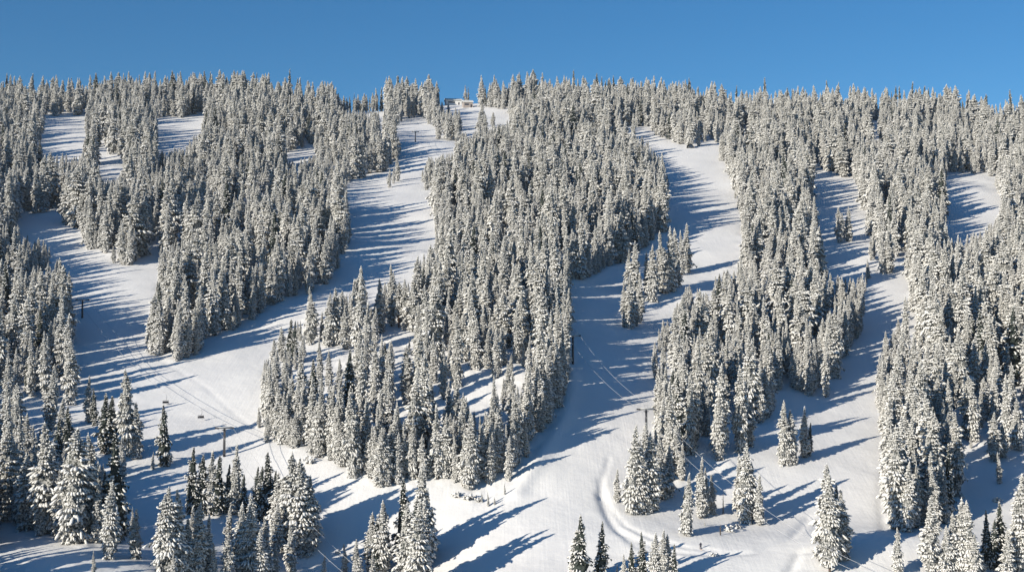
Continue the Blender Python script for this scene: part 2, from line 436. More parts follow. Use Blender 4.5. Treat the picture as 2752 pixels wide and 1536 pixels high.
# ------------------------------------------------------------------ trees placed one by one: u, base v, top v, kind, width factor
HAND = [
 (184,1365,1075,'ba',1.0),(120,1342,1060,'mb',1.1),(66,1332,1139,'mc',1.25),(31,1302,1106,'ma',1.0),(10,1308,1060,'mb',1.1),
 (232,1360,1088,'mc',1.0),(290,1365,1085,'db',.95),(275,1403,1210,'mb',1.0),(340,1403,1276,'me',1.15),(235,1448,1383,'sb',1.0),
 (308,1205,1095,'na',1.1),(183,1366,1248,'sa',1.05),(152,1350,1180,'mc',1.1),(100,1345,1215,'ma',1.1),(262,1355,1180,'da',1.0),(45,1318,1200,'me',1.2),
 (409,1452,1243,'ma',1.0),(425,1455,1223,'bb',.95),(449,1455,1228,'md',1.0),(470,1450,1300,'mb',1.1),(495,1455,1261,'mc',1.05),
 (483,1420,1272,'na',1.1),(521,1452,1291,'nb',1.1),(572,1420,1274,'nc',1.1),(603,1455,1268,'ma',1.0),(615,1460,1262,'nb',1.0),
 (631,1465,1240,'mc',.95),(572,1470,1337,'md',1.2),(538,1465,1362,'sa',.95),(655,1480,1330,'mb',1.05),(435,1475,1383,'sb',1.0),
 (484,1292,1121,'da',1.05),(506,1292,1140,'dc',1.1),(530,1295,1131,'na',1.1),(547,1296,1143,'db',1.1),(570,1290,1165,'da',1.1),(589,1292,1116,'nc',1.1),  # shaded row, its shade partly put into the dark kinds
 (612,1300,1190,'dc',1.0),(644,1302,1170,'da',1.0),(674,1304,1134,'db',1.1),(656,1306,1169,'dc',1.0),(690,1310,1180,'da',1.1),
 (733,1388,1134,'bc',.95),(776,1394,1195,'bb',.9),(746,1352,1158,'mc',1.1),(714,1378,1196,'ba',.9),(692,1402,1262,'mb',1.1),(786,1372,1240,'da',1.1),(765,1360,1170,'mb',1.1),(758,1392,1150,'mb',1.15),(700,1362,1185,'me',1.15),(732,1445,1317,'mb',1.05),
 (669,1455,1297,'mc',1.05),(642,1455,1310,'ma',1.1),(655,1460,1312,'nb',1.1),(694,1458,1365,'nc',1.1),(770,1380,1215,'da',1.1),
 (814,1465,1388,'nb',1.0),(868,1460,1365,'na',1.0),(898,1470,1355,'mb',1.0),(933,1442,1286,'ma',1.1),(964,1447,1256,'mb',1.05),
 (937,1485,1385,'sa',1.0),(950,1452,1300,'dc',1.0),(1012,1422,1198,'db',.9),(1036,1452,1250,'da',1.0),(1067,1427,1165,'md',1.0),(1020,1500,1262,'ma',1.0),(1048,1510,1255,'mb',1.0),(1066,1490,1250,'nc',1.0),(1050,1430,1215,'dc',.9),(1075,1400,1230,'mc',1.0),
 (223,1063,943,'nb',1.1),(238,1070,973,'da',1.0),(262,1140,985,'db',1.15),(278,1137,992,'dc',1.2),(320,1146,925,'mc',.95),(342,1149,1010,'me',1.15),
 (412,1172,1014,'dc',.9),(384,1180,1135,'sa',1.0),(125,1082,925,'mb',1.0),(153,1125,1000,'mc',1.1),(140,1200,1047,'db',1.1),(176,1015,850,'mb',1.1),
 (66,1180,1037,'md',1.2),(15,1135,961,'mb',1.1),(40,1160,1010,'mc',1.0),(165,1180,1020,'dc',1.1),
 (1460,1475,1291,'dc',1.0),(1448,1470,1330,'mb',1.1),(1511,1458,1309,'da',1.15),(1569,1460,1391,'na',1.1),(1590,1460,1360,'db',.95),(1616,1458,1335,'da',1.1),
 (1646,1465,1337,'mb',1.1),(1668,1465,1330,'nc',1.2),(1679,1460,1340,'ma',1.0),(1696,1465,1365,'db',.9),(1552,1450,1416,'na',1.0),
 (1552,1261,1177,'me',1.0),(1590,1290,1065,'md',.95),(1612,1292,1125,'mb',1.1),(1640,1286,1085,'ma',1.1),(1664,1255,1095,'mc',1.1),(1625,1215,1062,'mb',1.1),
 (1682,1245,1120,'me',1.1),(1600,1230,1100,'mc',1.1),(1655,1200,1075,'nb',1.2),(1628,1290,1160,'bb',.9),
 (1728,1347,1187,'nd',1.05),(1722,1340,1222,'da',.8),(1762,1303,1147,'nb',1.05),(1776,1298,1175,'na',1.0),(1792,1290,1190,'me',1.0),
 (1875,1313,1113,'mb',1.0),(1896,1305,1160,'na',1.2),(1910,1320,1190,'nd',1.1),(1862,1295,1140,'nc',1.1),(1773,1322,1307,'sb',1.0),
 (2083,1405,1165,'bb',.92),(2087,1440,1190,'po',.95),(2121,1405,1228,'me',1.1),(2105,1400,1215,'md',1.0),
 (1975,1168,1005,'mc',.95),(1992,1166,1030,'mb',1.1),(2022,1150,1020,'nc',1.1),(2035,1146,1060,'da',1.0),(1985,1168,1080,'me',1.1),
 (2258,1445,1325,'mc',1.0),(2228,1200,1172,'sb',1.0),
 (2341,1450,1250,'mb',1.1),(2378,1455,1320,'mc',1.2),(2414,1445,1250,'ma',1.2),(2434,1455,1258,'md',1.1),(2395,1450,1290,'me',1.1),(2450,1470,1340,'bb',1.0),
 (2483,1425,1281,'da',1.0),(2498,1430,1300,'db',1.0),(2521,1425,1258,'dc',.95),(2570,1440,1190,'mb',1.0),(2560,1445,1262,'me',1.1),(2535,1460,1330,'mc',1.2),(2475,1465,1390,'sa',1.0),
 (2515,1216,1136,'nb',1.1),(2500,1160,1035,'bb',.95),(2522,1150,1060,'mc',1.1),(2442,1126,1090,'sb',1.0),(2557,1130,1000,'bc',1.0),
 (1687,733,567,'md',.85),(1666,737,580,'nb',1.1),(1701,722,572,'nc',1.1),(1727,684,560,'me',1.0),(1715,692,577,'nb',1.0),(1641,757,613,'mc',.95),(1629,742,631,'na',1.0),
 (1596,747,605,'mb',.95),(1582,745,626,'nb',1.0),(1572,823,705,'nc',1.0),(1588,826,690,'ma',.9),(1608,812,682,'nb',1.05),(1645,754,700,'md',1.0),(1676,738,640,'nd',1.0),(1600,820,730,'nc',1.1),
 (1664,547,382,'nd',.75),(1623,512,392,'ma',.9),(1646,912,857,'ma',.9),(1648,560,440,'nc',1.0),
 (2113,610,519,'mb',1.1),(2134,607,519,'mc',1.0),(2122,600,535,'nb',1.0),(1000,456,397,'mb',1.1),(979,472,425,'ma',1.1),(990,462,418,'nb',1.1),
 (1003,824,707,'or',1.0),(782,862,738,'bb',.9),(825,870,735,'mc',.95),(843,868,722,'bb',.85),(861,860,745,'nb',1.0),(905,845,668,'mb',.9),(893,850,700,'na',1.0),
 (918,850,760,'nc',1.1),(955,835,698,'mc',.9),(985,820,664,'nb',1.0),(1022,828,700,'mb',1.0),(1050,812,640,'mc',.9),(1040,832,690,'ba',.85),(1078,800,650,'nb',1.0),(708,905,820,'ma',1.1),
 (728,912,800,'db',1.0),(740,915,805,'da',1.0),(690,930,850,'mb',1.1),(945,850,770,'na',1.1),(865,269,226,'mc',1.1),(873,269,231,'nb',1.2),(880,270,228,'db',.8),(938,270,222,'mb',1.1),(922,271,227,'nc',1.2),(896,271,234,'ma',1.3),(1085,264,205,'mb',1.0),(1096,264,224,'nc',1.1),(1104,264,230,'da',.8),(809,268,224,'da',.8),(823,268,227,'nb',1.0),(833,268,222,'db',.6),(848,268,219,'ma',1.2),(857,270,236,'mb',1.3),(889,270,221,'da',.5),
 (899,270,224,'nc',1.1),(915,270,223,'mb',1.3),(906,271,240,'dc',1.2),(930,270,233,'da',.7),(947,268,208,'nb',1.1),(960,268,206,'dc',.6),(984,266,196,'mb',1.2),(971,268,225,'me',1.2),
 (1213,318,258,'mb',1.2),(1207,335,275,'mc',1.2),(1220,345,285,'mb',1.2),(1240,322,280,'ma',1.2),(1128,288,258,'md',1.2),(1112,290,255,'mb',1.2),(1146,292,268,'sa',1.0),(1171,262,213,'nc',1.0),(1178,262,217,'da',.6),(1210,268,195,'mb',1.1),(1240,266,206,'mc',1.0),(1222,268,214,'da',.7),(1082,470,395,'mb',1.1),(1072,478,415,'nc',1.1),
 (652,1075,1022,'na',1.2),(672,1110,1040,'mb',1.1),(1228,1272,1235,'sa',.8),(1270,1243,1213,'sb',.8),(1244,1268,1248,'sa',1.2),(1212,1262,1235,'sb',1.0),
]
trees = []            # x, y, z, height, key, width, rot, individual?, hand index
for u, vb, vt, key, wf in HAND:
    x, y, z, t = locate(u, vb)
    h = (vb - vt) * t / F * 1.0
    trees.append([x, y, z - .15, h, key, wf, rnd.uniform(0, 6.28), True, True, u, vb])

# hand kept trees clear the wood around them
cells = {}
for t in trees:
    cells.setdefault((int(t[0] // 6), int(t[1] // 6)), []).append((t[0], t[1]))
def crowded(x, y, r):
    cx, cy = int(x // 6), int(y // 6)
    for i in (-1, 0, 1):
        for j in (-1, 0, 1):
            for (a, b) in cells.get((cx + i, cy + j), ()):
                if (a - x) ** 2 + (b - y) ** 2 < r * r: return True
    return False

SPARSE = [(2440, 2576, 880, 1360, .7), (1180, 1420, 1040, 1200, .85), (0, 420, 250, 500, .72), (420, 880, 430, 760, .84), (1195, 1330, 300, 345, .6), (1850, 2576, 290, 420, .85), (700, 1060, 860, 1100, .5), (640, 800, 380, 420, .5), (2380, 2576, 1040, 1180, .6), (1700, 1900, 1150, 1200, .5)]
def sparse(u, v):
    for a, b, c, d, k in SPARSE:
        if a < u < b and c < v < d: return k
    return 1.0

y = 215.0; PTS = []
while y < 1480:
    sp = 4.95 + y / 400.0
    halfw = y * .50 if y > 330 else y * .45
    n = int(2 * halfw / sp)
    for i in range(n):
        PTS.append((-halfw + (i + rnd.random() * .95) * sp, y + rnd.uniform(-.45, .45) * sp, rnd.random(), rnd.random(), rnd.random()))
    y += sp
A = np.array(PTS)
Z = height(A[:, 0], A[:, 1]); YR = ridge_y(A[:, 0] / A[:, 1])
gaps = vnoise(A[:, 0] / 11, A[:, 1] / 15, 41) + .6 * vnoise(A[:, 0] / 30, A[:, 1] / 42, 42)
patch = vnoise(A[:, 0] / 40, A[:, 1] / 40, 21) + .5 * vnoise(A[:, 0] / 14, A[:, 1] / 14, 22)
for (x, yy, r1, r2, r3), z, yr, pt, gp in zip(PTS, Z, YR, patch, gaps):
    if gp > .38 and yy > 330: continue
    if yy > yr + 30: continue
    u, v, d = project(x, yy, z)
    if v > 1438 and (u > -15 or v > 1600): 
        if r1 > .12 or u > 1250: continue
    ed = min(1, max(0, (yy - yr + 90) / 90))
    if r1 > (.95 - ed * (.25 + 1.1 * max(0, pt + .1))) * sparse(u, v): continue
    ju, jv = 7 * vnoise(x / 9, yy / 9, 31) + 16 * vnoise(x / 45, yy / 45, 32), 6 * vnoise(x / 9, yy / 9, 33)
    u0_, v0_ = u, v; u, v = u + ju, v + jv
    if on_run(u, v): continue
    if crowded(x, yy, 2.6): continue
    young = pt > .16
    ht = (7 + 11 * r2) if young else (12 + 15 * r2 ** 1.1 + 3 * pt)
    ht *= 1 + .20 * min(1, max(0, (d - 420) / 300)) + .03 * min(1, max(0, (d - 800) / 300))
    # keep the runs open: shorten or drop a tree whose crown would reach across one
    ok = False
    for k in (1.0, .8, .6, .42, .28):
        hp = ht * k * F / d
        if not any(on_run(u, v - hp * f) for f in (.3, .6, .82, .94)) and not on_run(u - hp * .09, v - hp * .3) and not on_run(u + hp * .09, v - hp * .3):
            ok = True; break
    if not ok: continue
    ht *= k; u, v = u0_, v0_
    if ht < 4: continue
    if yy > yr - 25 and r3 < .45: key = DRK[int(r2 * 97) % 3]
    elif ht < 7: key = SAP[int(r2 * 97) % 2] if r3 < .5 else NAR[int(r2 * 97) % 4]
    elif young or k < 1: key = NAR[int(r2 * 97) % 4] if r3 < .6 else MED[int(r2 * 89) % 5]
    else: key = NAR[int(r2 * 97) % 4] if r3 < .22 else (MED[int(r2 * 89) % 5] if r3 < .74 else (BRO[int(r2 * 83) % 3] if r3 < .93 else DRK[int(r2 * 79) % 3]))
    if u > 2205 and v > 800:
        if r1 > .74: continue
        ht *= 1.14
        if key[0] == 'n' and r2 > .4: key = BRO[int(r2 * 83) % 3]
    wf = rnd.uniform(.8, 1.25) * (1.05 if ht < 12 else .84) * (1 + .16 * min(1, max(0, (d - 500) / 450)))
    if yy > yr - 25 and key[0] == 'd': wf *= .72; ht *= rnd.uniform(.95, 1.3)
    trees.append([x, yy, z - .15, ht, key, wf, rnd.uniform(0, 6.28), False, False, u, v])
    cells.setdefault((int(x // 6), int(yy // 6)), []).append((x, yy)) if False else None

# rows of close, narrow trees standing along the feet of the stands
EDGES = [([(664,925),(666,1050),(692,1112),(760,1136),(850,1172),(960,1226),(1110,1206),(1190,1228),(1290,1180),(1390,1040),(1422,985),(1424,900)], .19),
         ([(374,850),(380,890),(460,913),(500,888),(600,824),(700,757),(800,732),(862,665)], .19),
         ([(1648,965),(1660,1060),(1668,1150),(1712,1215)], .17), ([(1930,1060),(1962,962),(2040,998),(2100,940),(2172,822)], .17),
         ([(2214,1000),(2226,1110),(2242,1170),(2232,1290),(2270,1338),(2400,1310)], .14), ([(162,562),(215,622),(285,668),(345,668)], .2),
         ([(1424,985),(1426,850),(1424,715)], .26), ([(1674,560),(1678,440)], .25), ([(866,650),(880,590),(868,480)], .22), ([(176,760),(178,860),(196,960),(190,1000)], .16), ([(1426,712),(1480,698),(1560,656),(1640,612),(1672,560)], .2)]
for pts, den in EDGES:
    for (ua, va), (ub, vb) in zip(pts, pts[1:]):
        ln = math.hypot(ub - ua, vb - va); n = int(ln * den)
        for i in range(n):
            f = rnd.random(); u, v = ua + (ub - ua) * f + rnd.uniform(-7, 7), va + (vb - va) * f - abs(rnd.gauss(0, 20))
            if on_run(u, v): continue
            x, yy, z, d = locate(u, v, base_height); z = float(height(np.array([x]), np.array([yy]))[0])
            if crowded(x, yy, 1.3): continue
            ht = rnd.uniform(8, 21)
            for k in (1.0, .75, .55, .4):
                hp = ht * k * F / d
                if not any(on_run(u, v - hp * q) for q in (.3, .6, .9)): break
            else: continue
            trees.append([x, yy, z - .15, ht * k, rnd.choice(NAR + NAR + MED), rnd.uniform(.85, 1.15) * (1.15 if ht * k < 12 else .95), rnd.uniform(0, 6.28), False, False, u, v])
            cells.setdefault((int(x // 6), int(yy // 6)), []).append((x, yy))

# ------------------------------------------------------------------ which 300 show largest: paint silhouettes from near to far
BW, BH = 1288, 719
buf = np.zeros((BH, BW), bool)
order = sorted(range(len(trees)), key=lambda i: trees[i][1])
show = {}
for i in order:
    x, yy, z, ht, key, wf = trees[i][:6]
    u, v, d = project(x, yy, z)
    hp = ht * F / d * .5; u2, v2 = u * .5, v * .5
    radw = {'n': 1.9, 'm': 2.5, 'b': 3.2, 'd': 2.5, 's': 2.9, 'o': 2.9, 'p': 3.0}[key[0]] / 20 * hp * wf
    if v2 - hp > BH or u2 + radw < 0 or u2 - radw > BW: continue
    seen = 0
    for row in range(max(0, int(v2 - hp)), min(BH, int(v2))):
        f = (v2 - row) / hp; hw = radw * min(1, (1 - f) / .7) * .9
        a, b = max(0, int(u2 - hw)), min(BW, int(u2 + hw) + 1)
        if b > a:
            seg = buf[row, a:b]; seen += (b - a) - int(seg.sum()); seg[:] = True
    show[i] = seen
rank = sorted(show, key=lambda i: -(show[i] + (100000 if trees[i][8] and show[i] > 12 else 0)))
singles = sorted(rank[:300], key=lambda i: trees[i][1])
single_set = set(singles)
print('TREES', len(trees), 'singles', len(singles), 'hand', len(HAND), 'smallest', show[rank[299]])

# ------------------------------------------------------------------ labels
ORD = ['first','second','third','fourth','fifth','sixth','seventh','eighth','ninth','tenth','eleventh','twelfth','thirteenth','fourteenth','fifteenth',
       'sixteenth','seventeenth','eighteenth','nineteenth','twentieth']
ZONES = [  # u0, u1, v0, v1 of the foot of the tree, wording
 (0, 215, 0, 1025, 'the left edge stand'),
 (0, 360, 1025, 1240, 'the shaded lower left hollow'),
 (360, 470, 1025, 1200, 'the lower left open shade'),
 (0, 385, 1240, 1438, 'the stand behind the knoll'),
 (385, 715, 1330, 1500, 'the sunlit bottom left clump'),
 (460, 715, 1200, 1330, 'the dark row below left pylon'),
 (690, 790, 1300, 1470, 'the big bottom clump'),
 (790, 1110, 1300, 1500, 'the bottom shaded hollow clumps'),
 (380, 900, 0, 930, 'the left middle wood'),
 (0, 380, 0, 1000, 'the upper left wood'),
 (1400, 1720, 1400, 1500, 'the bottom centre clumps'),
 (1520, 1700, 1150, 1300, 'the grove by track bend'),
 (1700, 1940, 1190, 1350, 'the scatter above track'),
 (2050, 2140, 1380, 1500, 'the lone lower right clump'),
 (1940, 2060, 1120, 1200, 'the right run clump'),
 (1560, 1740, 660, 840, 'the middle run island'),
 (2090, 2150, 580, 620, 'the upper right run pair'),
 (965, 1015, 440, 480, 'the centre left run knot'),
 (2230, 2576, 1360, 1520, 'the bottom right corner'),
 (2200, 2576, 700, 1360, 'the big right wood'),
 (1640, 2200, 560, 1200, 'the right middle wood'),
 (1195, 1300, 1225, 1290, 'the saplings below centre wood'),
 (640, 1440, 660, 1290, 'the centre wood'),
 (900, 1700, 0, 660, 'the upper centre wood'),
 (1700, 2576, 0, 700, 'the upper right wood')]
def zone_of(u, v):
    for a, b, c, d, nme in ZONES:
        if a <= u < b and c <= v < d: return nme
    return 'the open lower slope'
def look_of(t):
    ht, key = t[3], t[4]
    size = 'young' if ht < 8 else ('short' if ht < 12 else ('tall' if ht > 21 else ''))
    kind = {'n': 'slender snowy fir', 'm': 'snow-caked fir', 'b': 'broad snow-laden fir', 'd': 'dark green-black fir', 's': 'snowy sapling fir',
            'o': 'fir with bare orange trunk', 'p': 'big fir with bare lower trunk'}[key[0]]
    return (size + ' ' + kind).strip()
labels = {}

byz = {}
for i in singles: byz.setdefault(zone_of(trees[i][9], trees[i][10]), []).append(i)
for zn, ids in byz.items():
    ids.sort(key=lambda i: -trees[i][10])
    rows = [ids] if len(ids) <= 12 else [ids[k:k + 11] for k in range(0, len(ids), 11)]
    for ri, row in enumerate(rows):
        row.sort(key=lambda i: trees[i][9])
        for ci, i in enumerate(row):
            lk = look_of(trees[i])
            if len(ids) == 1: s = '%s in %s' % (lk, zn)
            elif len(rows) == 1: s = '%s, %s from left in %s' % (lk, ORD[ci], zn)
            else: s = '%s, %s from left, %s row up, %s' % (lk, ORD[ci], ORD[ri], zn)
            labels[i] = s
            if len(s.replace('-', ' ').split()) > 16: print('LONG', s)

# ------------------------------------------------------------------ individual trees
crown_of, trunk_of = {}, {}
tilt_of = [(rnd.gauss(0, .02), rnd.gauss(0, .02)) for _ in trees]
nodrop = set()
for i in singles:
    x, yy, z, ht, key, wf, rot = trees[i][:7]
    e = empty('fir_tree', (x, yy, z), rot); s = ht / 20.0
    e.scale = (s * wf, s * wf, s); e.rotation_euler = (tilt_of[i][0], tilt_of[i][1], rot)
    tag(e, labels[i], 'tree', 'snow covered fir trees on the ski hill')
    tr = link(bpy.data.objects.new('trunk', VAR[key][1]), e)
    cr = link(bpy.data.objects.new('crown', VAR[key][0]), e)
    crown_of.setdefault(key, cr); trunk_of.setdefault(key, tr)

# ------------------------------------------------------------------ the rest of the wood: one object, scattered with geometry nodes
rest = [i for i in range(len(trees)) if i not in single_set and trees[i][4] in crown_of]
lost = [i for i in range(len(trees)) if i not in single_set and trees[i][4] not in crown_of]
print('REST', len(rest), 'lost', len(lost))
keys = [k for k in KEYS if k in crown_of]
me = bpy.data.meshes.new('snowy_woodland')
me.vertices.add(len(rest)); me.vertices.foreach_set('co', np.array([trees[i][:3] for i in rest], float).ravel())
def attr(nm, typ, data, fld='value'):
    a = me.attributes.new(nm, typ, 'POINT'); a.data.foreach_set(fld, data)
attr('kind_index', 'INT', np.array([keys.index(trees[i][4]) for i in rest], np.int32))
attr('turn', 'FLOAT_VECTOR', np.array([(tilt_of[i][0], tilt_of[i][1], trees[i][6]) for i in rest], float).ravel(), 'vector')
attr('size', 'FLOAT_VECTOR', np.array([(trees[i][3] / 20 * trees[i][5], trees[i][3] / 20 * trees[i][5], trees[i][3] / 20) for i in rest], float).ravel(), 'vector')
wood = link(bpy.data.objects.new('snowy_woodland', me))
tag(wood, 'dense snow covered fir forest filling the hillside between the ski runs', 'forest', kind='stuff')
ng = bpy.data.node_groups.new('woodland', 'GeometryNodeTree')
ng.interface.new_socket('Geometry', in_out='INPUT', socket_type='NodeSocketGeometry')
ng.interface.new_socket('Geometry', in_out='OUTPUT', socket_type='NodeSocketGeometry')
N = ng.nodes; gi = N.new('NodeGroupInput'); go = N.new('NodeGroupOutput')
iop = N.new('GeometryNodeInstanceOnPoints'); iop.inputs['Pick Instance'].default_value = True
g2i = N.new('GeometryNodeGeometryToInstance')
for k in reversed(keys):                     # a multi-input socket lists its links last first
    j = N.new('GeometryNodeJoinGeometry')
    for o in (crown_of[k], trunk_of[k]):
        oi = N.new('GeometryNodeObjectInfo'); oi.transform_space = 'ORIGINAL'; oi.inputs['Object'].default_value = o
        oi.inputs['As Instance'].default_value = False
        ng.links.new(oi.outputs['Geometry'], j.inputs[0])
    ng.links.new(j.outputs[0], g2i.inputs[0])
ng.links.new(gi.outputs[0], iop.inputs['Points']); ng.links.new(g2i.outputs[0], iop.inputs['Instance'])
def named(nm, typ):
    n = N.new('GeometryNodeInputNamedAttribute'); n.data_type = typ; n.inputs['Name'].default_value = nm
    return [s for s in n.outputs if s.name == 'Attribute' and s.enabled][0]
ng.links.new(named('kind_index', 'INT'), iop.inputs['Instance Index'])
ng.links.new(named('turn', 'FLOAT_VECTOR'), iop.inputs['Rotation'])
ng.links.new(named('size', 'FLOAT_VECTOR'), iop.inputs['Scale'])
ng.links.new(iop.outputs[0], go.inputs[0])
md = wood.modifiers.new('woodland', 'NODES'); md.node_group = ng

# ------------------------------------------------------------------ chairlifts
def lift_tower(u, vb, hpx, rz, label, arm=4.6):
    x, y, z, t = locate(u, vb); h = hpx * t / F
    e = empty('lift_tower', (x, y, z - .3), rz)
    tag(e, label, 'lift tower', 'chairlift towers')
    MB().tube([(0, 0, -.5), (0, 0, h * .5), (0, 0, h)], [.42, .36, .30], 12).build('mast', M_steel, e, True)
    a = MB(); a.box((0, 0, h + .12), (arm, .34, .3)); a.box((0, 0, h - .45), (1.6, .16, .2)); a.build('crossarm', M_galv, e)
    MB().tube([(-arm / 2, 0, h + .34), (arm / 2, 0, h + .34)], [.14, .14], 6).build('snow_cap', M_tsnow, e, True)
    for s in (-1, 1):
        q = MB(); q.box((s * arm / 2, 0, h + .02), (.14, 3.0, .18))
        for k in range(4):
            c = (s * arm / 2, -1.2 + .8 * k, h + .22)
            q.tube([(c[0] - .06, c[1], c[2]), (c[0] + .06, c[1], c[2])], [.24, .24], 10)
        q.build('sheave_train', M_steel, e)
    MB().tube([(.5, 0, h + .1), (.5, 0, h + 1.3), (-.5, 0, h + 1.3), (-.5, 0, h + .1)], .05, 6).build('lifting_frame', M_galv, e)
    lad = MB()
    for s in (-.2, .2): lad.tube([(s, -.5, .8), (s, -.42, h)], .025, 4)
    k = 1.0
    while k < h: lad.tube([(-.2, -.47, k), (.2, -.47, k)], .02, 4); k += .4
    lad.build('ladder', M_galv, e)
    c, s_ = math.cos(rz), math.sin(rz)
    return [Vector((x + s * arm / 2 * c, y + s * arm / 2 * s_, z - .3 + h + .45)) for s in (-1, 1)]

def cable(a, b, sag, label, group):
    pts = [a.lerp(b, i / 24) - Vector((0, 0, 4 * sag * (i / 24) * (1 - i / 24))) for i in range(25)]
    o = MB().tube(pts, .04, 5).build('haul_cable', M_rime, None, True)
    tag(o, label, 'cable', group)
    return pts

chair_src = {}
def chair(p, rz, label):
    e = empty('lift_chair', p, rz)
    tag(e, label, 'lift chair', 'chairs hanging from the left lift')
    if not chair_src:
        hg = MB(); hg.tube([(0, 0, 0), (.25, 0, -.5), (.25, 0, -1.5), (0, 0, -2.0)], .05, 6)
        chair_src['hanger'] = hg.mesh('hanger', M_steel)
        st = MB(); st.box((0, 0, -2.95), (1.9, .5, .08)); chair_src['seat'] = st.mesh('seat', M_steel)
        bk = MB(); bk.box((0, .28, -2.55), (1.9, .07, .6)); chair_src['backrest'] = bk.mesh('backrest', M_steel)
        fr = MB(); fr.tube([(-.98, -.25, -2.95), (-.98, .3, -2.9), (-.98, .2, -2.0), (.98, .2, -2.0), (.98, .3, -2.9), (.98, -.25, -2.95)], .045, 6)
        chair_src['frame'] = fr.mesh('frame', M_steel)
    for k, m in chair_src.items(): link(bpy.data.objects.new(k, m), e)

def ang(p, q): return math.atan2(q[0] - p[0], -(q[1] - p[1])) * -1.0
pa = locate(207, 799); pb = locate(564, 1147); pc = locate(770, 1330)
rzA = math.atan2(pb[1] - pa[1], pb[0] - pa[0]) + math.pi / 2
A1 = lift_tower(207, 799, 46, rzA, 'thin dark lift tower standing on the shaded left run beside the tall stand')
A2 = lift_tower(564, 1147, 72, rzA, 'tall dark lift tower on the sunlit snow above the lower left clumps')
d = (A2[0] - A1[0]); d.z = 0
A3 = [p + d.normalized() * 95 + Vector((0, 0, -30)) for p in A2]
GA = 'cables of the left lift'
for s, w_ in ((0, 'right'), (1, 'left')):
    pts = cable(A1[s], A2[s], 5.0, 'frosted %s hand cable strung between the two left lift towers' % w_, GA)
    if s == 0: keep = pts
    else: keep2 = pts
    cable(A2[s], A3[s], 3.0, 'frosted %s hand cable running down right from the lower left lift tower' % w_, GA)
for p, w_ in ((keep[17], 'second chair up from the lower left lift tower'), (keep2[20], 'third chair, nearest above the lower left lift tower'), (keep2[13], 'topmost chair over the left run')):
    chair(p, rzA, 'small dark empty chair, ' + w_)

b0 = locate(1045, 357); b1 = locate(1149, 467); b2 = locate(1441, 915); b3 = locate(1626, 1160)
rzB = math.atan2(b3[1] - b2[1], b3[0] - b2[0]) + math.pi / 2
B0 = lift_tower(1045, 357, 26, rzB, 'small dark lift tower on the bright knoll at the top of the centre left run')
B1 = lift_tower(1149, 467, 27, rzB, 'short lift tower half hidden at the left edge of the upper centre wood')
B2 = lift_tower(1441, 915, 72, rzB, 'tall dark lift tower in the shade beside the centre wood')
B3 = lift_tower(1626, 1160, 132, rzB, 'lift tower rising out of the round grove with a snowy crossarm')
q4 = locate(2330, 1650)
B4 = [Vector((q4[0] + s * 2.3 * math.cos(rzB), q4[1] + s * 2.3 * math.sin(rzB), q4[2] + 13)) for s in (-1, 1)]
GB = 'cables of the centre lift'
for s, w_ in ((0, 'right'), (1, 'left')):
    cable(B0[s], B1[s], 3, 'thin %s hand cable from the knoll tower down into the upper centre wood' % w_, GB)
    cable(B1[s], B2[s], 6, 'thin %s hand cable crossing above the centre wood to the shaded tower' % w_, GB)
    cable(B2[s], B3[s], 2.5, 'frosted %s hand cable over the shaded centre run between two towers' % w_, GB)
    cable(B3[s], B4[s], 7, 'frosted %s hand cable falling from the grove tower towards bottom right' % w_, GB)

# ------------------------------------------------------------------ summit hut, snow shelter, dead tree, skier, shrubs
def hut(u, v, w, dpt, h, label, wall, name='summit_hut'):
    x, y, z, t = locate(u, v)
    e = empty(name, (x, y, z - 1.0), R(12)); tag(e, label, 'hut', 'buildings on the summit')
    MB().box((0, 0, h / 2), (w, dpt, h)).build('wall', wall, e)
    m = MB(); a, b = w / 2 + .6, dpt / 2 + .7; k = h + .02
    m.add([(-a, -b, k), (a, -b, k), (a, b, k), (-a, b, k), (-a, 0, k + 2.0), (a, 0, k + 2.0), (-a, -b, k + .5), (a, -b, k + .5), (a, b, k + .5), (-a, b, k + .5), (-a, 0, k + 2.6), (a, 0, k + 2.6)],
          [(0,1,5,4),(4,5,2,3),(6,10,11,7),(10,9,8,11),(0,6,7,1),(3,2,8,9),(0,4,10,6),(4,3,9,10),(1,7,11,5),(5,11,8,2)])
    m.build('roof', M_tsnow, e)
    MB().box((-w * .15, -dpt / 2 - .03, h * .62), (w * .45, .1, h * .28)).build('window', M_glass, e)
    MB().box((w * .32, -dpt / 2 - .03, h * .32), (1.2, .1, h * .62)).build('door', M_steel, e)
hut(1140, 264, 15, 8, 4.5, 'summit hut plastered white with snow around a dark window, left of the pair', M_tsnow)
hut(1176, 270, 9, 7, 5.0, 'smaller wooden summit hut with a snowy roof, right of the pair', M_wood)

x, y, z, t = locate(1736, 372)
e = empty('snow_shelter', (x, y, z - .2)); tag(e, 'small snow covered shelter with a dark round mouth at the top of the middle run', 'shelter')
m = MB()
ns, ra, dp = 10, 3.0, 5.0
vs = [(ra * math.cos(math.pi * k / ns), yy, ra * 1.05 * math.sin(math.pi * k / ns)) for yy in (-dp / 2, dp / 2) for k in range(ns + 1)]
m.add(vs, [(k, k + 1, k + ns + 2, k + ns + 1) for k in range(ns)] + [tuple(range(ns + 1, 2 * ns + 2))])
m.build('shell', M_tsnow, e, True)
m = MB(); vs = [(1.9 * math.cos(math.pi * k / ns) + .5, -dp / 2 - .05, 2.2 * math.sin(math.pi * k / ns)) for k in range(ns + 1)]
vs += [(a, b + .04, c) for a, b, c in vs]
m.add(vs, [tuple(range(ns + 1)), tuple(reversed(range(ns + 1, 2 * ns + 2)))] + [(k + 1, k, k + ns + 1, k + ns + 2) for k in range(ns)])
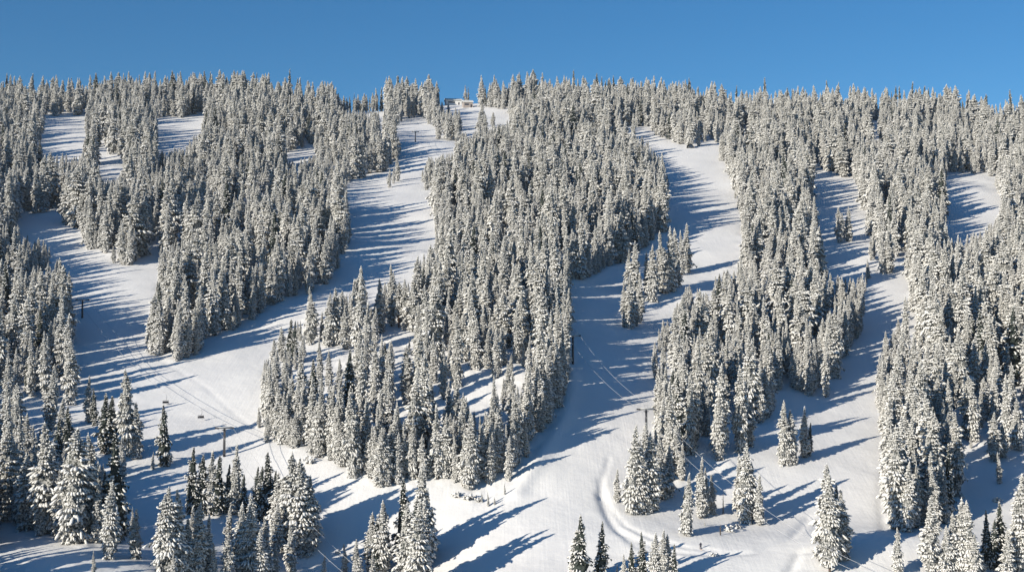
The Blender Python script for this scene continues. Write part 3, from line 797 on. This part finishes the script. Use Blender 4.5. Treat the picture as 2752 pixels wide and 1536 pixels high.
m.build('mouth_shade', M_glass, e)  # dark sheet standing in for the shaded inside of the mouth

def snag(u, vb, vt, label):
    x, y, z, t = locate(u, vb); h = (vb - vt) * t / F
    e = empty('dead_tree', (x, y, z - .2), 1.0); tag(e, label, 'dead tree', 'bare dead trees')
    MB().tube([(0, 0, -.3), (.1, 0, h * .5), (.3, .1, h)], [.18, .12, .02], 7).build('trunk', M_bark, e, True)
    for k in range(9):
        q = h * (.2 + .08 * k); a = k * 2.4; L = .9 * (1 - k / 12)
        MB().tube([(.1 * q / h, 0, q), (.1 + L * math.cos(a), L * math.sin(a), q + .1)], [.05, .015], 5).build('branch', M_bark, e, True)
snag(1819, 1292, 1236, 'thin bare dead tree leaning among the scattered trees above the curving track')
snag(1812, 1345, 1316, 'short dark dead stub poking out of the bank below the scattered trees')

def skier(u, v, label):
    x, y, z, t = locate(u, v)
    e = empty('person', (x, y, z), .5); tag(e, label, 'person')
    me = bpy.data.meshes.new('body')
    J = [(0,0,.95),(0,.02,1.25),(0,.05,1.45),(0,.06,1.56),(0,.08,1.70),(.12,0,.9),(.15,.12,.5),(.15,-.02,.08),(-.12,0,.9),(-.15,.12,.5),(-.15,-.02,.08),
         (.2,.04,1.42),(.32,.1,1.15),(.3,.3,1.0),(-.2,.04,1.42),(-.32,.1,1.15),(-.3,.3,1.0)]
    E = [(0,1),(1,2),(2,3),(3,4),(0,5),(5,6),(6,7),(0,8),(8,9),(9,10),(2,11),(11,12),(12,13),(2,14),(14,15),(15,16)]
    RR = [.16,.16,.17,.07,.12,.12,.09,.07,.12,.09,.07,.09,.07,.05,.09,.07,.05]
    me.from_pydata(J, E, []); b = link(bpy.data.objects.new('body', me), e)
    mo = b.modifiers.new('skin', 'SKIN')
    for i, r_ in enumerate(RR): me.skin_vertices[0].data[i].radius = (r_, r_)
    me.skin_vertices[0].data[0].use_root = True
    b.modifiers.new('sub', 'SUBSURF').levels = 1; me.materials.append(M_jacket)
    for s in (-1, 1):
        MB().box((s * .15, .05, .02), (.09, 1.7, .03)).build('ski', M_orange, e)
        MB().tube([(s * .3, .32, 1.0), (s * .42, .1, .02)], .012, 5).build('ski_pole', M_steel, e)
skier(1763, 1381, 'small lone skier in dark clothes standing on the track below the scattered trees')

def shrub(u, v, size, label, mat):
    x, y, z, t = locate(u, v); r = random.Random(int(u))
    e = empty('snowy_shrub', (x, y, z - .1)); tag(e, label, 'shrub', 'low shrubs poking through the snow')
    m = MB(); s = MB()
    for k in range(26):
        a = r.uniform(0, 6.28); L = size * r.uniform(.4, 1); el = r.uniform(.2, 1.3)
        p = (L * math.cos(a) * math.cos(el), L * math.sin(a) * math.cos(el), L * math.sin(el))
        m.tube([(0, 0, -.1), tuple(q * .5 for q in p), p], [.05, .04, .01], 4)
        c = np.array(p) * r.uniform(.5, 1); w_ = size * r.uniform(.1, .2)
        s.add((c + ICO_V * np.array((w_, w_, w_ * .7))).tolist(), ICO_F.tolist())
    m.build('twigs', mat, e); s.build('snow_clump', M_tsnow, e, True)
for u, v, sz, lb in [(1835, 1335, 2.2, 'low snowy shrub on the bank below the scattered trees, the left one'),
                     (1855, 1328, 1.6, 'low snowy shrub on the bank below the scattered trees, the right one'),
                     (1795, 1398, 1.5, 'pale green tinged shrub beside the track bend'),
                     (775, 1165, 2.6, 'brownish bare shrub on the snowy bank left of the centre wood foot'),
                     (1150, 1250, 2.2, 'leftmost snowy shrub on the sunny bank below the centre wood'),
                     (1180, 1256, 2.6, 'middle snowy shrub on the sunny bank below the centre wood'),
                     (1205, 1262, 1.8, 'rightmost snowy shrub on the sunny bank below the centre wood'),
                     (2510, 1262, 2.0, 'snowy shrub on the bright strip right of the big right wood'),
                     (850, 1390, 1.2, 'small dark shrub in the shaded hollow at the bottom')]:
    shrub(u, v, sz, lb, M_bark)

# ------------------------------------------------------------------ light
SUN_EL = R(15.2); TO_SUN = Vector((-.775 * math.cos(SUN_EL), -.632 * math.cos(SUN_EL), math.sin(SUN_EL)))
w = bpy.data.worlds.new('World'); scene.world = w; w.use_nodes = True
nt = w.node_tree; bg = nt.nodes['Background']
sky = nt.nodes.new('ShaderNodeTexSky'); sky.sky_type = 'NISHITA'; sky.sun_disc = False
sky.sun_elevation = SUN_EL; sky.sun_rotation = math.atan2(TO_SUN.x, TO_SUN.y)
sky.altitude = 2500; sky.air_density = 1.0; sky.dust_density = .3; sky.ozone_density = 2.5
hs = nt.nodes.new('ShaderNodeHueSaturation'); hs.inputs['Saturation'].default_value = 1.3
nt.links.new(sky.outputs[0], hs.inputs['Color']); nt.links.new(hs.outputs[0], bg.inputs[0]); bg.inputs[1].default_value = .085
sl = bpy.data.lights.new('sun', 'SUN'); sl.energy = 5.0; sl.angle = R(.5); sl.color = (1.0, .92, .78)
so = link(bpy.data.objects.new('sun', sl)); so.rotation_euler = TO_SUN.to_track_quat('Z', 'Y').to_euler()

cam = bpy.data.cameras.new('camera'); co_ = link(bpy.data.objects.new('camera', cam))
cam.sensor_width = 36; cam.lens = 36 * F / W; cam.clip_start = 1; cam.clip_end = 6000
co_.location = (0, 0, 0); co_.rotation_euler = (R(90) + PITCH, 0, 0)
scene.camera = co_
scene.cycles.diffuse_bounces = 1; scene.cycles.max_bounces = 4
scene.view_settings.view_transform = 'Standard'; scene.view_settings.look = 'None'
scene.view_settings.exposure = 0.40; scene.view_settings.gamma = 1

# ------------------------------------------------------------------ the air
def haze(density):
    hb = MB(); hb.box((0, 720, 0), (2400, 1800, 2 * 420))
    m = bpy.data.materials.new('mountain_air'); m.use_nodes = True; nt = m.node_tree; nt.nodes.clear()
    out = nt.nodes.new('ShaderNodeOutputMaterial'); v = nt.nodes.new('ShaderNodeVolumePrincipled')
    v.inputs['Color'].default_value = (.75, .86, 1, 1); v.inputs['Density'].default_value = density
    nt.links.new(v.outputs[0], out.inputs['Volume'])
    tag(hb.build('haze', m), kind='stuff')
haze(.00003)
